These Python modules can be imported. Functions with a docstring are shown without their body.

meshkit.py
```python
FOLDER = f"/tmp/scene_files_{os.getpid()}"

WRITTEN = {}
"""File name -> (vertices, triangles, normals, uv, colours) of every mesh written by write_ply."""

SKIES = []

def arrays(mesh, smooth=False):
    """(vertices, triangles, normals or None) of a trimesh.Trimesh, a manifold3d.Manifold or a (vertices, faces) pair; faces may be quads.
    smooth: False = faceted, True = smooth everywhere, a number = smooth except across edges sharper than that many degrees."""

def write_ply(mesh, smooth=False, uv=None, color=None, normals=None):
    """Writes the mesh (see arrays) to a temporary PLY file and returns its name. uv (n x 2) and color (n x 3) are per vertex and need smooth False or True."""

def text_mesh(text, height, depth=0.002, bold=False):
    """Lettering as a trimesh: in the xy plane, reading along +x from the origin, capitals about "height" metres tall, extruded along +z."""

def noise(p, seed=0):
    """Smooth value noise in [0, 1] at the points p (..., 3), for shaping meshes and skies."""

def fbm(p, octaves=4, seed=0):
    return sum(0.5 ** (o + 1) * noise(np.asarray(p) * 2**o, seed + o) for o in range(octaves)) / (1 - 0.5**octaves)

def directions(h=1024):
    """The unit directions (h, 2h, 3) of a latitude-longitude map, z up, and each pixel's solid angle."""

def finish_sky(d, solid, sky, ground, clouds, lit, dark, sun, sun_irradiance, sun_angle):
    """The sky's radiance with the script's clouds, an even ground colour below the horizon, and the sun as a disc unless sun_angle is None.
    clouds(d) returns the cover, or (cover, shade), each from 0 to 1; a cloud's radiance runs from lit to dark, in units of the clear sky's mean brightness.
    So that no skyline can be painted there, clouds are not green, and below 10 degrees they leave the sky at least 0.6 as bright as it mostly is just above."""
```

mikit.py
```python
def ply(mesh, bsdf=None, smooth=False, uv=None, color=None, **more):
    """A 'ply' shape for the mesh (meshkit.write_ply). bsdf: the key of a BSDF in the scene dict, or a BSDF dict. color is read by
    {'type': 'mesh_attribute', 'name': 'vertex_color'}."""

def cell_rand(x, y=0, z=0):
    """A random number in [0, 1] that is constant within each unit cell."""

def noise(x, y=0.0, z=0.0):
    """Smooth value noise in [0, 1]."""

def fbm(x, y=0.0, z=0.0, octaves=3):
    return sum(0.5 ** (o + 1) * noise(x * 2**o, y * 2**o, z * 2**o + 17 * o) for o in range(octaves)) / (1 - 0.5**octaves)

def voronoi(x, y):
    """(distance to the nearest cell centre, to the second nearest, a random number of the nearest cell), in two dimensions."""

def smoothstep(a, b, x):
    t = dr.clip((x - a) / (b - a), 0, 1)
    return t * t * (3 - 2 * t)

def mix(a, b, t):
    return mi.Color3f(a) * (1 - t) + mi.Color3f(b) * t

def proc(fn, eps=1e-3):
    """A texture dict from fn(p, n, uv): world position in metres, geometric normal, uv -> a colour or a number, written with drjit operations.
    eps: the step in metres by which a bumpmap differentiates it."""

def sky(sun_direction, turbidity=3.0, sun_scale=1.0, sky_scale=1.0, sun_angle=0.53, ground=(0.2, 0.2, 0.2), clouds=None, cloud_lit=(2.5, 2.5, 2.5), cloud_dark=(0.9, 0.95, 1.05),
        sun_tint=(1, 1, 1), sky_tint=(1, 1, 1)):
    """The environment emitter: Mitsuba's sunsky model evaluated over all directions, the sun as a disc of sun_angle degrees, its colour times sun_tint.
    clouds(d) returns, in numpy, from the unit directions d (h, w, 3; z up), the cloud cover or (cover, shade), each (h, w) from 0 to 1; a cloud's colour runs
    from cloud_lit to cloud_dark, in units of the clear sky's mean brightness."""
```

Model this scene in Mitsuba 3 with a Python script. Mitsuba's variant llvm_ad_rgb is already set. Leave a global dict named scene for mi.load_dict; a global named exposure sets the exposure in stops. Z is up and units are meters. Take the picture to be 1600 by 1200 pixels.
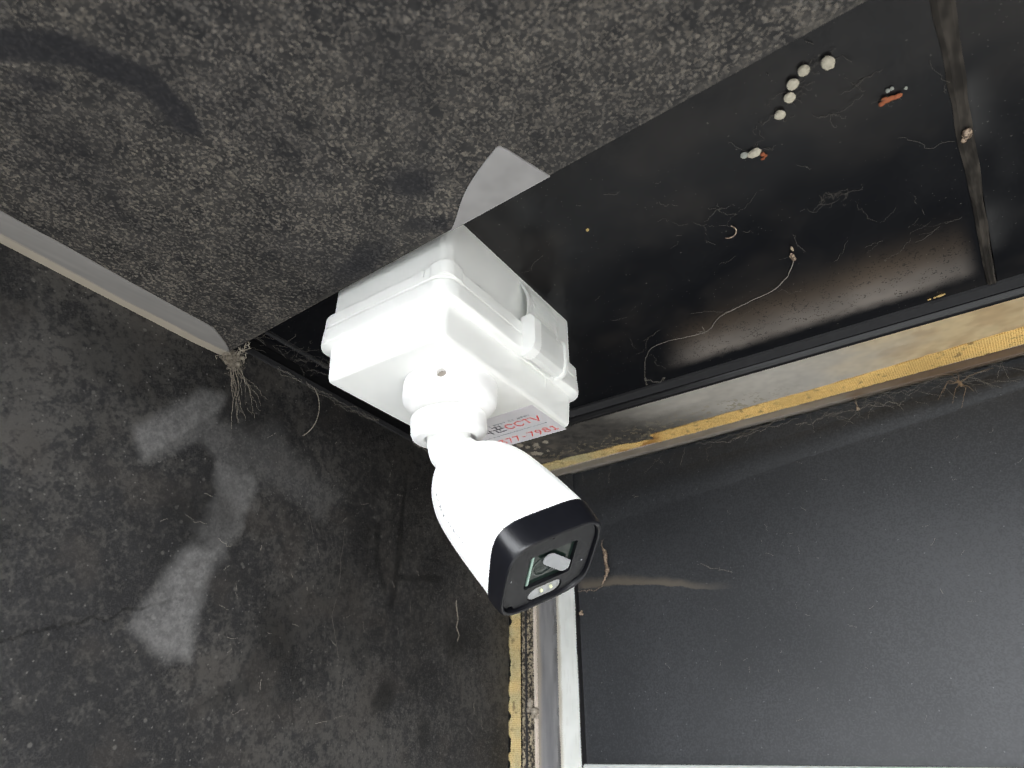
import math, random
import numpy as np, trimesh, manifold3d as m3, mitsuba as mi, drjit as dr
import mikit, meshkit
from shapely.geometry import LineString, Polygon, Point
from shapely.ops import unary_union
from mikit import noise, fbm, voronoi, smoothstep, mix, proc

T = mi.ScalarTransform4f
# ------------------------------------------------------------------ camera, sky, exposure
exposure = 5.48
FWD = np.array([-.52081603, .69802395, .49143995])
UPV = np.array([.29289723, -.39462082, .8709108])
scene = {
    'type': 'scene',
    'camera': {
        'type': 'thinlens', 'fov': 2 * math.degrees(math.atan(800 / 1027.33)), 'fov_axis': 'x',
        'aperture_radius': .0013, 'focus_distance': .50, 'near_clip': .01, 'far_clip': 200.0,
        'to_world': T().look_at(origin=[0, 0, 0], target=FWD.tolist(), up=UPV.tolist()),
        'film': {'type': 'hdrfilm', 'width': 1024, 'height': 768},
        'sampler': {'type': 'independent'},
    },
    'sky': mikit.sky([-.35, -.45, .82], turbidity=3, sun_scale=.3, sun_angle=14, ground=(.122, .126, .130),
                     sun_tint=(.90, 1.0, 1.12), cloud_lit=(2.44, 2.5, 2.56),
                     clouds=lambda d: 1.0),
}
labels = {}
rng = np.random.default_rng(7)

# ------------------------------------------------------------------ helpers
def obj(key, mesh, bsdf, smooth=False, parent=None, **more):
    key = (parent + '__' + key) if parent else key
    base, k = key, 0
    while key in scene:
        k += 1
        key = '%s_%03d' % (base, k)
    scene[key] = mikit.ply(mesh, bsdf, smooth=smooth, **more)
    return key

def thing(key, label, category, group=None):
    labels[key] = {'label': label, 'category': category}
    if group:
        labels[key]['group'] = group
    return key

def struct(key, label=None):
    labels[key] = {'kind': 'structure'}
    if label:
        labels[key]['label'] = label
    return key

def numbered(name):
    used = set(labels)
    if name not in used:
        return name
    k = 1
    while '%s_%03d' % (name, k) in used:
        k += 1
    return '%s_%03d' % (name, k)

def cat(ms):
    return trimesh.util.concatenate(ms)

def loft(rings):
    """closed solid through rings of equal length (n,3)"""
    rings = [np.asarray(r, float) for r in rings]
    n = len(rings[0])
    V = np.vstack(rings + [rings[0].mean(0)[None], rings[-1].mean(0)[None]])
    F = []
    for i in range(len(rings) - 1):
        a, b = i * n, (i + 1) * n
        for j in range(n):
            k = (j + 1) % n
            F += [(a + j, a + k, b + k), (a + j, b + k, b + j)]
    c0, c1 = len(V) - 2, len(V) - 1
    for j in range(n):
        k = (j + 1) % n
        F += [(c0, k, j), (c1, (len(rings) - 1) * n + j, (len(rings) - 1) * n + k)]
    m = trimesh.Trimesh(V, F, process=False)
    if m.volume < 0:
        m.invert()
    return m

def rrect(u0, u1, v0, v1, r, seg=8):
    out = []
    for cx, cy, a0 in ((u1 - r, v1 - r, 0), (u0 + r, v1 - r, 90), (u0 + r, v0 + r, 180), (u1 - r, v0 + r, 270)):
        for a in np.linspace(a0, a0 + 90, seg):
            out.append((cx + r * math.cos(math.radians(a)), cy + r * math.sin(math.radians(a))))
    return np.array(out)

def slab(u0, u1, v0, v1, prof, r):
    """rounded-rectangle solid; prof = [(z, inset), ...]"""
    rings = []
    for z, ins in prof:
        q = rrect(u0 + ins, u1 - ins, v0 + ins, v1 - ins, max(r - ins, .0004))
        rings.append(np.c_[q, np.full(len(q), z)])
    return loft(rings)

def lathe(prof, seg=64):
    a = np.linspace(0, 2 * np.pi, seg, endpoint=False)
    return loft([np.c_[r * np.cos(a), r * np.sin(a), np.full(seg, z)] for r, z in prof])

def bevel_box(x0, x1, y0, y1, z0, z1, b=.0006):
    q = lambda i, z: np.c_[np.array([(x0 + i, y0 + i), (x1 - i, y0 + i), (x1 - i, y1 - i), (x0 + i, y1 - i)]), np.full(4, z)]
    return loft([q(b, z0), q(0, z0 + b), q(0, z1 - b), q(b, z1)])

def prism(poly, z0, z1):
    m = trimesh.creation.extrude_polygon(Polygon(poly), z1 - z0, engine='earcut')
    m.apply_translation([0, 0, z0])
    return m

def man(mesh):
    return m3.Manifold(m3.Mesh(np.asarray(mesh.vertices, np.float32), np.asarray(mesh.faces, np.uint32)))

def tri(mani):
    m = mani.to_mesh()
    return trimesh.Trimesh(m.vert_properties[:, :3], m.tri_verts, process=False)

def fuse(mesh):
    m = mesh.copy()
    m.merge_vertices(digits_vertex=7)
    return man(m)

def frame(origin, X, Y, Z):
    M = np.eye(4)
    M[:3, 0], M[:3, 1], M[:3, 2], M[:3, 3] = X, Y, Z, origin
    return M

def put(mesh, M):
    m = mesh.copy()
    m.apply_transform(M)
    return m

def tube(pts, r, sides=5):
    pts = np.asarray(pts, float)
    n = len(pts)
    rr = np.broadcast_to(np.asarray(r, float), (n,))
    tg = np.gradient(pts, axis=0)
    tg /= np.linalg.norm(tg, axis=1, keepdims=True) + 1e-12
    rings = []
    ref = np.array([.31, .17, .93])
    for i in range(n):
        a = np.cross(tg[i], ref)
        a /= np.linalg.norm(a) + 1e-12
        b = np.cross(tg[i], a)
        t = np.arange(sides) / sides * 2 * np.pi
        rings.append(pts[i] + rr[i] * (np.outer(np.cos(t), a) + np.outer(np.sin(t), b)))
    return loft(rings)

def spline(P, n=24):
    from scipy.interpolate import CubicSpline
    P = np.asarray(P, float)
    s = np.r_[0, np.cumsum(np.linalg.norm(np.diff(P, axis=0), axis=1))]
    return CubicSpline(s, P)(np.linspace(0, s[-1], n))

def lump(c, rad, seed, rough=.35, sub=3, freq=1.6, stretch=(1, 1, 1)):
    m = trimesh.creation.icosphere(sub, 1.0)
    v = np.array(m.vertices)
    v = v * (1 + rough * (meshkit.fbm(v * freq + 10 + seed, 3, seed) - .5) * 2)[:, None]
    m.vertices = v * rad * np.array(stretch) + np.array(c)
    return m

# ------------------------------------------------------------------ mask helpers for procedural materials (dr)
def seg_d(x, y, a, b):
    ax, ay, bx, by = a[0], a[1], b[0], b[1]
    dx, dy = bx - ax, by - ay
    t = dr.clip(((x - ax) * dx + (y - ay) * dy) / (dx * dx + dy * dy + 1e-12), 0, 1)
    return dr.sqrt(dr.square(x - ax - t * dx) + dr.square(y - ay - t * dy))

def chain_d(x, y, pts):
    d = mi.Float(9)
    for a, b in zip(pts[:-1], pts[1:]):
        d = dr.minimum(d, seg_d(x, y, a, b))
    return d

def blob(x, y, c, rx, ry, ang=0, soft=.5):
    ca, sa = math.cos(ang), math.sin(ang)
    u = ((x - c[0]) * ca + (y - c[1]) * sa) / rx
    v = (-(x - c[0]) * sa + (y - c[1]) * ca) / ry
    return 1 - smoothstep(1 - soft, 1 + soft, dr.sqrt(u * u + v * v))

def poly_d(x, y, pts):
    """signed distance to a polygon, negative inside"""
    d = mi.Float(9)
    inside = mi.Bool(False)
    for a, b in zip(pts, pts[1:] + pts[:1]):
        d = dr.minimum(d, seg_d(x, y, a, b))
        c1 = ((a[1] > y) != (b[1] > y)) & (x < (b[0] - a[0]) * (y - a[1]) / ((b[1] - a[1]) or 1e-9) + a[0])
        inside = inside ^ c1
    return dr.select(inside, -d, d)

# ------------------------------------------------------------------ materials
def granite_soffit_colour(p, n, uv):
    x, y = p.x, p.y
    z = p.z
    big = fbm(x * 22 + 5, y * 22, 0, 3)
    mid = fbm(x * 90 + 2, y * 90 + 8, 0, 2)
    X = x * .83 + y * .56 + (noise(x * 300, y * 300, z * 300) - .5) * .0016
    Y = y * .83 - x * .56 + (noise(x * 300 + 40, y * 300, z * 300) - .5) * .0016
    d1, d2, r1 = voronoi(X * 430 + z * 300, Y * 430)
    e1, e2, r2 = voronoi(X * 760 + 3, Y * 760 + z * 500)
    fleck = .62 * smoothstep(.48, 1.0, r1) * (1 - smoothstep(.25, .75, d1)) + .38 * smoothstep(.5, 1.0, r2) + .35 * (mid - .5) + .10
    dark = mi.Color3f(.0325, .0315, .0325)
    light = mix((.190, .176, .162), (.262, .230, .193), r2)
    amount = .70 + .80 * big
    w = x * 0 + (noise(x * 40 + 3, y * 40, 0) - .5) * .008
    dark_mark = 1 - smoothstep(.0055, .0125, chain_d(x + w, y + w, [(-.355, -.012), (-.324, .012), (-.3006, .0342), (-.2905, .0609), (-.3005, .0875)]))  # curved dark band, darker and bluer than the granite around it
    dark_mark = dr.maximum(dark_mark, .75 * blob(x, y, (-.337, .030), .012, .006, .9))
    dark_mark = dr.maximum(dark_mark, .95 * blob(x + w, y, (-.2262, .1985), .015, .012, .3, .7))
    dark_mark = dr.maximum(dark_mark, .7 * blob(x, y + w, (-.2440, .2340), .016, .007, .5, .7))
    dark_mark = dr.maximum(dark_mark, .9 * blob(x + w, y, (-.315, .2330), .032, .010, -.15, .7))
    dark_mark = dr.maximum(dark_mark, 0.28 * smoothstep(.54, .74, fbm(x * 15 + 2, y * 15 + 6, 1, 3)))
    amount = amount * (1 - .80 * dark_mark)
    c = mix(dark, light, dr.clip(fleck * amount, 0, 1))
    c = c * mix((1, 1, 1), (.68, .70, .80), dark_mark)
    edge = smoothstep(.2385, .2455, y + (mid - .5) * .006) * smoothstep(.45, .6, fbm(x * 60, y * 60, 0, 3))
    return mix(c, (.13, .12, .105), .5 * edge) * .52

def granite_soffit_height(p, n, uv):
    return fbm(p.x * 430, p.y * 430, p.z * 430, 2) * .0006

def wall_colour(p, n, uv):
    y, z = p.y, p.z
    f = fbm(y * 620, z * 620, 3, 2)
    f2 = fbm(y * 210 + 9, z * 210, 1, 2)
    big = fbm(y * 16 + 3, z * 16 + 1, 0, 3)
    grain_fine = smoothstep(.52, .78, noise(y * 1300, z * 1300, 4))
    c = mix((.021, .021, .023), (.069, .066, .062), smoothstep(.34, .74, f * .5 + f2 * .5 + (big - .5) * .5))
    c = c * (.64 + .72 * big)
    c = c * (1 - .38 * smoothstep(.50, .68, fbm(y * 11 + 4, z * 11 + 7, 2, 3)))
    c = mix(c, (.062, .053, .046), .30 * smoothstep(.5, .75, fbm(y * 34 + 20, z * 34, 5, 3)))
    c = c + mi.Color3f(.045, .043, .042) * grain_fine * (.25 + .75 * smoothstep(.30, .60, y)) * (1 - .5 * smoothstep(.5, .7, big))
    # sparse pale flecks of lime
    v1, v2, vr = voronoi(y * 62, z * 62)
    speck = (1 - smoothstep(.04, .13, v1)) * smoothstep(.60, .66, vr)
    c = mix(c, (.17, .165, .155), .55 * speck * smoothstep(.50, .66, fbm(y * 20, z * 20, 8, 2)))
    v1, v2, vr = voronoi(y * 190 + 4, z * 190)
    speck = (1 - smoothstep(.07, .16, v1)) * smoothstep(.86, .90, vr)
    c = mix(c, (.26, .25, .24), .45 * speck)
    # patches of reflected sunlight painted into the wall colour
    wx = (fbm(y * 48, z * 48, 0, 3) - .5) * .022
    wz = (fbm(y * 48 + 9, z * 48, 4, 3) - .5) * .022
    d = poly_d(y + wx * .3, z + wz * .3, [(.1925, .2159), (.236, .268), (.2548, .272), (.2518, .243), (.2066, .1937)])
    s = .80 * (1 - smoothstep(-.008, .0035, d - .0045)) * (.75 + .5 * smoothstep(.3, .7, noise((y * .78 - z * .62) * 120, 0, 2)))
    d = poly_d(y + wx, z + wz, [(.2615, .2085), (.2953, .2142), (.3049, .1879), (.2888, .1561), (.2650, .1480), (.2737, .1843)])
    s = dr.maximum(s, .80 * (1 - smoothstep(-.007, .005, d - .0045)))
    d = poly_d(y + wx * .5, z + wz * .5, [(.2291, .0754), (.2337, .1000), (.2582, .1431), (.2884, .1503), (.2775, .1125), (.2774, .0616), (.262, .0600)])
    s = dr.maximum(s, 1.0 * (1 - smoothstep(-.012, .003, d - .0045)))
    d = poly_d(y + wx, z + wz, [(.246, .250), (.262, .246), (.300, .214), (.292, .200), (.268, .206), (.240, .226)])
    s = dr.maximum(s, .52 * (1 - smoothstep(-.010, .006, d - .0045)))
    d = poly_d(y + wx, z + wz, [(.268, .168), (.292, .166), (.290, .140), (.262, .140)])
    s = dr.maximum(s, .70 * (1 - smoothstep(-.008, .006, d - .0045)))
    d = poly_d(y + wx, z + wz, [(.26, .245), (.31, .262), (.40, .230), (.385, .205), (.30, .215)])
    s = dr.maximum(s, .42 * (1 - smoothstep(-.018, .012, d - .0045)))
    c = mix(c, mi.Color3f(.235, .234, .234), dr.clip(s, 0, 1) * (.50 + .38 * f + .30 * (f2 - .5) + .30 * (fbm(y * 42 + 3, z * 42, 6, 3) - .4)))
    # dark greasy marks and fingerprints
    k = .85 * blob(y + wx * .4, z, (.4913, .0490), .017, .012, .6, .45)
    k = dr.maximum(k, .6 * blob(y, z + wz * .5, (.3158, .0403), .020, .008, .35, .6))
    k = dr.maximum(k, .55 * blob(y + wx, z, (.350, .0860), .030, .020, -.4, .7))
    k = dr.maximum(k, .75 * (1 - smoothstep(.0018, .0065, chain_d(y + wx * .3, z, [(.4965, .283), (.4950, .235), (.4946, .1654), (.489, .135)]))))
    k = dr.maximum(k, .70 * (1 - smoothstep(.0015, .006, chain_d(y, z + wz * .3, [(.4946, .1654), (.530, .171), (.5706, .1768)]))))
    k = dr.maximum(k, .65 * (1 - smoothstep(.0015, .006, chain_d(y, z + wz * .3, [(.459, .210), (.462, .175), (.478, .150)]))))
    k = dr.maximum(k, .6 * blob(y, z, (.60, .115), .022, .018, 0, .7))
    k = dr.maximum(k, .65 * blob(y, z, (.555, .02), .010, .014, 0, .7))
    k = dr.maximum(k, .55 * blob(y + wx, z + wz, (.262, .17), .028, .022, .3, .6))
    k = dr.maximum(k, .55 * smoothstep(.36, .50, y) * smoothstep(.20, .30, z))  # apart from the marks: wall darker towards its upper far end
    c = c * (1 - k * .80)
    # crack and thin scratch
    jag = (noise(y * 90, 3, 0) - .5) * .006 + (noise(y * 400, 3, 0) - .5) * .002
    cr = 1 - smoothstep(.0004, .0014, chain_d(y, z + jag, [(.10, .052), (.1516, .0614), (.1963, .0750), (.2293, .0904), (.262, .1010)]))
    cr = cr * (1 - .65 * s)
    cr = dr.maximum(cr, .8 * (1 - smoothstep(.0003, .0012, chain_d(y + jag, z, [(.372, .082), (.376, .040), (.383, .018)]))))
    cr = dr.maximum(cr, .4 * (1 - smoothstep(.0004, .0014, chain_d(y, z + jag, [(.10, .205), (.15, .222), (.19, .226)]))))
    c = c * (1 - .45 * cr)
    return c * mi.Color3f(.555, .545, .54)

def wall_height(p, n, uv):
    y, z = p.y, p.z
    jag = (noise(y * 90, 3, 0) - .5) * .006 + (noise(y * 400, 3, 0) - .5) * .002
    cr = 1 - smoothstep(.0004, .0014, chain_d(y, z + jag, [(.10, .052), (.1516, .0614), (.1963, .0750), (.2293, .0904), (.262, .1010)]))
    return fbm(y * 620, z * 620, p.x * 620, 2) * .00035 - cr * .0008 + fbm(y * 40, z * 40, 0, 2) * .0015

def black_panel_colour(p, n, uv):
    x, y = p.x, p.y
    b = fbm(x * 30, y * 30, 0, 3)
    c = mix((.0026, .0030, .0044), (.0055, .0058, .0072), b)
    # pale dust with a painted-in sheen along the rail, thinning to both ends
    yy = y - .038 * x - .002
    w = (fbm(x * 20 + 3, 0, 0, 3) - .5)
    film = smoothstep(.445, .552, yy + w * .012) ** 2 * (1 - smoothstep(.547, .567, yy + (noise(x * 160, y * 160, 0) - .5) * .003))
    film = film * smoothstep(-.235, -.155, x + w * .05 - (.55 - yy) * .5) * (1 - smoothstep(.040, .0555, x))
    film = film * (.85 + .3 * (fbm(x * 14 + 11, y * 12, 0, 2) - .5)) * (1 - .45 * smoothstep(-.02, .05, x))
    grit = smoothstep(.70, .80, noise(x * 900, y * 900, 0)) * smoothstep(.4, .6, noise(x * 180, y * 180, 6))
    c = mix(c, mix((.175, .130, .092), (.22, .195, .175), smoothstep(.50, .545, yy)), dr.clip(film * 1.0 * (1 - .55 * grit), 0, 1))
    v1, v2, vr = voronoi(x * 85, y * 85)
    sp = (1 - smoothstep(.02, .03 + .06 * vr, v1 + .05 * noise(x * 700, y * 700, 3))) * smoothstep(.84, .9, vr)
    c = mix(c, (.15, .14, .12), .7 * sp)
    v1, v2, vr = voronoi(x * 260 + 3, y * 260)
    sp = (1 - smoothstep(.06, .13, v1)) * smoothstep(.86, .9, vr) * smoothstep(.42, .62, fbm(x * 25, y * 25, 4, 2))
    c = mix(c, (.10, .095, .085), .6 * sp)
    c = mix(c, (.034, .029, .025), .26 * smoothstep(.46, .74, fbm(x * 17 + 8, y * 17, 3, 4)))
    # powder beside the seam
    sm = dr.exp(-dr.maximum(x - .0655, 0) / .010) * smoothstep(.055, .066, x) * smoothstep(.40, .80, fbm(y * 18 + 1, x * 30, 0, 2))
    return mix(c, (.075, .075, .074), dr.clip(sm * .4, 0, 1))

def black_panel_rough(p, n, uv):
    return .16 + .22 * fbm(p.x * 26 + 2, p.y * 26, 0, 3)

def door_panel_colour(p, n, uv):
    x, z = p.x, p.z
    g = noise(x * 900, z * 900, 2)
    c = mix((.028, .029, .031), (.044, .045, .048), smoothstep(.3, .8, g * .6 + .4 * fbm(x * 12, z * 12, 0, 3)))
    w = (fbm(x * 60, z * 60, 0, 3) - .5)
    zc = .1847 + (x + .4294) * (-.115) + .004 * dr.sin((x + .43) * 26)
    t = dr.clip((x + .4294) / .20, 0, 1)
    below = smoothstep(-.0065 + .003 * t, -.0035, z - zc + w * .004)
    above = 1 - smoothstep(-.001, .010 - .004 * t, z - zc + w * .006)
    st = below * above * (1 - smoothstep(.55, 1.0, t)) * smoothstep(-.44, -.425, x)
    c = mix(c, (.165, .135, .100), dr.clip(.75 * st, 0, 1))
    v1, v2, vr = voronoi(x * 75, z * 75)
    sp = (1 - smoothstep(.02, .06, v1)) * smoothstep(.70, .8, vr)
    c = mix(c, (.20, .20, .20), .6 * sp)
    return c * mi.Color3f(.80, .82, .86)

def door_panel_height(p, n, uv):
    return noise(p.x * 1100, p.z * 1100, 2) * .00012

def tape_colour(p, n, uv):
    # woven scrim of old adhesive tape; the strip along the head and the strip on the jamb share it
    a, b = p.x, p.y + p.z
    vert = smoothstep(.60, .5, dr.abs(n.y))       # 1 on the head's soffit
    k = 2 * math.pi / .0021
    wv = (.5 + .5 * dr.sin(a * k)) * (.5 + .5 * dr.sin(b * k))
    warp = dr.maximum(.5 + .5 * dr.sin(a * k), .5 + .5 * dr.sin(b * k))
    base = mix((.52, .30, .08), (.86, .60, .24), smoothstep(.45, 1.0, warp))
    base = base * (.72 + .5 * fbm(a * 30, b * 30, 0, 3))
    pale = smoothstep(-.30, -.42, a) * (.5 + .5 * noise(a * 80, b * 80, 0))
    base = mix(base, mix((.32, .27, .14), (.52, .46, .27), smoothstep(.4, 1.0, warp)), dr.clip(pale, 0, 1))
    dirt = smoothstep(.66, .80, fbm(a * 170, b * 170, 5, 3))
    base = mix(base, (.12, .08, .04), .6 * dirt)
    rust = smoothstep(.50, .66, fbm(a * 60 + 4, b * 60, 7, 3)) * smoothstep(-.40, -.33, a) * smoothstep(-.27, -.31, a)
    return mix(base, (.30, .13, .03), .8 * rust)

def tape_height(p, n, uv):
    k = 2 * math.pi / .0021
    return (dr.sin(p.x * k) + dr.sin((p.y + p.z) * k)) * .00018

def rail_colour(p, n, uv):
    x, y, z = p.x, p.y, p.z
    v = .25 + .5 * fbm(x * 26, y * 60, z * 26, 3)
    clean = mix((.36, .335, .295), (.53, .50, .45), v)
    clean = mix(clean, (.62, .46, .23), .75 * smoothstep(-.12, .04, x + (v - .5) * .14))
    grime = mix((.030, .028, .027), (.085, .078, .070), fbm(x * 140, y * 140, 2, 3))
    t = smoothstep(-.34, -.17, x + (v - .5) * .10 + (y - .64) * -.6)
    c = mix(grime, clean, t)
    crumb = smoothstep(.60, .70, fbm(x * 260, y * 260, 3, 2)) * smoothstep(.640, .672, y) * (1 - smoothstep(-.20, -.10, x))
    c = mix(c, (.24, .20, .13), .6 * crumb)
    fluff = smoothstep(.44, .62, fbm(x * 70, y * 70, 8, 3)) * smoothstep(-.385, -.43, x)
    c = mix(c, (.16, .135, .11), .6 * fluff)
    streak = fbm(x * 150, y * 150, 0, 2) * .15
    rust = .55 * smoothstep(.48, .80, fbm(x * 40 + 7, y * 60, 4, 3)) * smoothstep(-.08, 0, x)
    return mix(c * (1 - streak), (.28, .15, .06), .6 * rust)

def lip_colour(p, n, uv):
    v = fbm(p.x * 40, p.z * 200, 0, 3)
    c = mix((.17, .155, .135), (.30, .27, .235), v)
    return mix(c, (.10, .062, .036), .85 * smoothstep(-.16, -.02, p.x + (v - .5) * .15))

def jamb_colour(p, n, uv):
    x, z = p.x, p.z
    v = fbm(x * 200, z * 22, 1, 3)
    c = mix((.105, .105, .112), (.215, .21, .21), v)
    dirt = smoothstep(.50, .62, fbm(x * 260, z * 90, 7, 3))
    c = mix(c, (.06, .055, .05), .5 * dirt * smoothstep(-.475, -.464, x))
    return mix(c, (.30, .25, .19), .6 * smoothstep(-.4865, -.492, x + (v - .5) * .006))

def groove_colour(p, n, uv):
    f = fbm(p.x * 520, p.z * 520, 2, 2)
    c = mix((.035, .03, .025), (.34, .29, .21), smoothstep(.38, .68, f))
    return c * (.6 + .6 * fbm(p.x * 90, p.z * 30, 0, 2))

def white_strip_colour(p, n, uv):
    x, z = p.x, p.z
    v = fbm(x * 60, z * 40, 0, 3)
    c = mix((.54, .55, .52), (.68, .69, .66), v)
    scr = smoothstep(.70, .76, noise(x * 420, z * 60, 3))
    c = mix(c, (.42, .41, .37), .16 * scr)
    dirty = smoothstep(-.4575, -.462, x + (v - .5) * .004)
    return mix(c, (.36, .32, .25), .8 * dirty)

def sealant_colour(p, n, uv):
    v = fbm(p.x * 300, p.y * 20, p.z * 300, 3)
    side = 1 - smoothstep(.0075, .0105, p.x + .485 + .0734 * p.y + (v - .5) * .004)      # the run towards the wall has gone beige with dust
    c = mix((.165, .158, .152), (.215, .205, .195), v)
    return mix(c, mi.Color3f(.33, .29, .235), .85 * side)

def fluff_colour(p, n, uv):
    return mix((.20, .17, .135), (.38, .34, .285), noise(p.x * 500, p.y * 500, p.z * 500))

def sheet_white(p, n, uv):
    v = fbm(p.x * 14, p.y * 14, p.z * 14, 3)
    return mix((.80, .81, .785), (.835, .845, .825), v)

def add(name, d):
    scene[name] = d

def two(d):
    return {'type': 'twosided', 'bsdf': d}

def principled(col, rough=.5, spec=.5, **k):
    c = col if isinstance(col, dict) else {'type': 'rgb', 'value': list(col)}
    r = rough if isinstance(rough, dict) else float(rough)
    return {'type': 'principled', 'base_color': c, 'roughness': r, 'specular': float(spec), **k}

def bumped(d, fn, eps):
    return {'type': 'bumpmap', 'arbitrary': {'type': 'proc', **proc(fn, eps)}, 'bsdf': d, 'scale': 1.0}

add('m_soffit', two(bumped(principled(proc(granite_soffit_colour), .75, .3), granite_soffit_height, 2e-4)))
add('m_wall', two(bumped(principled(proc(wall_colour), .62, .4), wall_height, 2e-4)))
add('m_black_panel', two(principled(proc(black_panel_colour), proc(black_panel_rough), .30)))
add('m_door_panel', two(bumped(principled(proc(door_panel_colour), proc(lambda p, n, uv: .38 + .16 * fbm(p.x * 7 + p.z * 5, p.z * 6 - p.x * 3, 0, 4)), .42), door_panel_height, 2e-4)))
add('m_tape', two(bumped(principled(proc(tape_colour), .85, .2), tape_height, 2e-4)))
add('m_rail', two(principled(proc(rail_colour), .55, .4)))
add('m_lip', two(principled(proc(lip_colour), .5, .5)))
add('m_jamb', two(principled(proc(jamb_colour), .5, .5)))
add('m_groove', two(principled(proc(groove_colour), .9, .1)))
add('m_white_strip', two(principled(proc(white_strip_colour), .6, .3)))
add('m_sealant', two(principled(proc(sealant_colour), .7, .25)))
add('m_plastic', two(principled(proc(sheet_white), .34, .5)))
add('m_plastic_grey', two(principled((.66, .67, .65), .40, .4)))
add('m_paint', two(principled((.88, .88, .87), .30, .5)))
add('m_bezel', two(principled((.0050, .0053, .0075), .30, .42)))
add('m_face', two(principled((.0062, .0066, .0085), .40, .35)))
add('m_hole', two(principled((.004, .004, .004), .6, .2)))
add('m_hole_warm', two(principled((.30, .27, .24), .7, .2)))
add('m_window', two(principled((.010, .018, .015), .08, .5)))
add('m_edge_glint', two(principled((.28, .40, .34), .25, .5)))
add('m_lens', two(principled((.05, .06, .056), .25, .6)))
add('m_pale_grey', two(principled((.30, .31, .32), .55, .3)))
add('m_led', two(principled((.30, .31, .31), .25, .5)))
add('m_led_chip', two(principled((.72, .75, .50), .3, .5)))
add('m_sticker', two(principled((.66, .64, .66), .45, .4)))
add('m_red', two(principled((.74, .055, .045), .5, .3)))
add('m_black_ink', two(principled((.035, .03, .045), .5, .3)))
add('m_grey_ink', two(principled((.22, .23, .25), .5, .3)))
add('m_rubber', two(principled((.008, .008, .009), .28, .5)))
add('m_trim', two(principled((.030, .030, .032), .40, .5)))
add('m_seam', two(principled(proc(lambda p, n, uv: mix((.020, .0175, .015), (.052, .045, .038), smoothstep(.3, .75, fbm(p.x * 170, p.y * 60, 0, 3)))), .8, .2)))
add('m_edge_highlight', two(principled((.52, .45, .38), .35, .5)))  # pale colour paints the highlight along the frame edges
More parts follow.
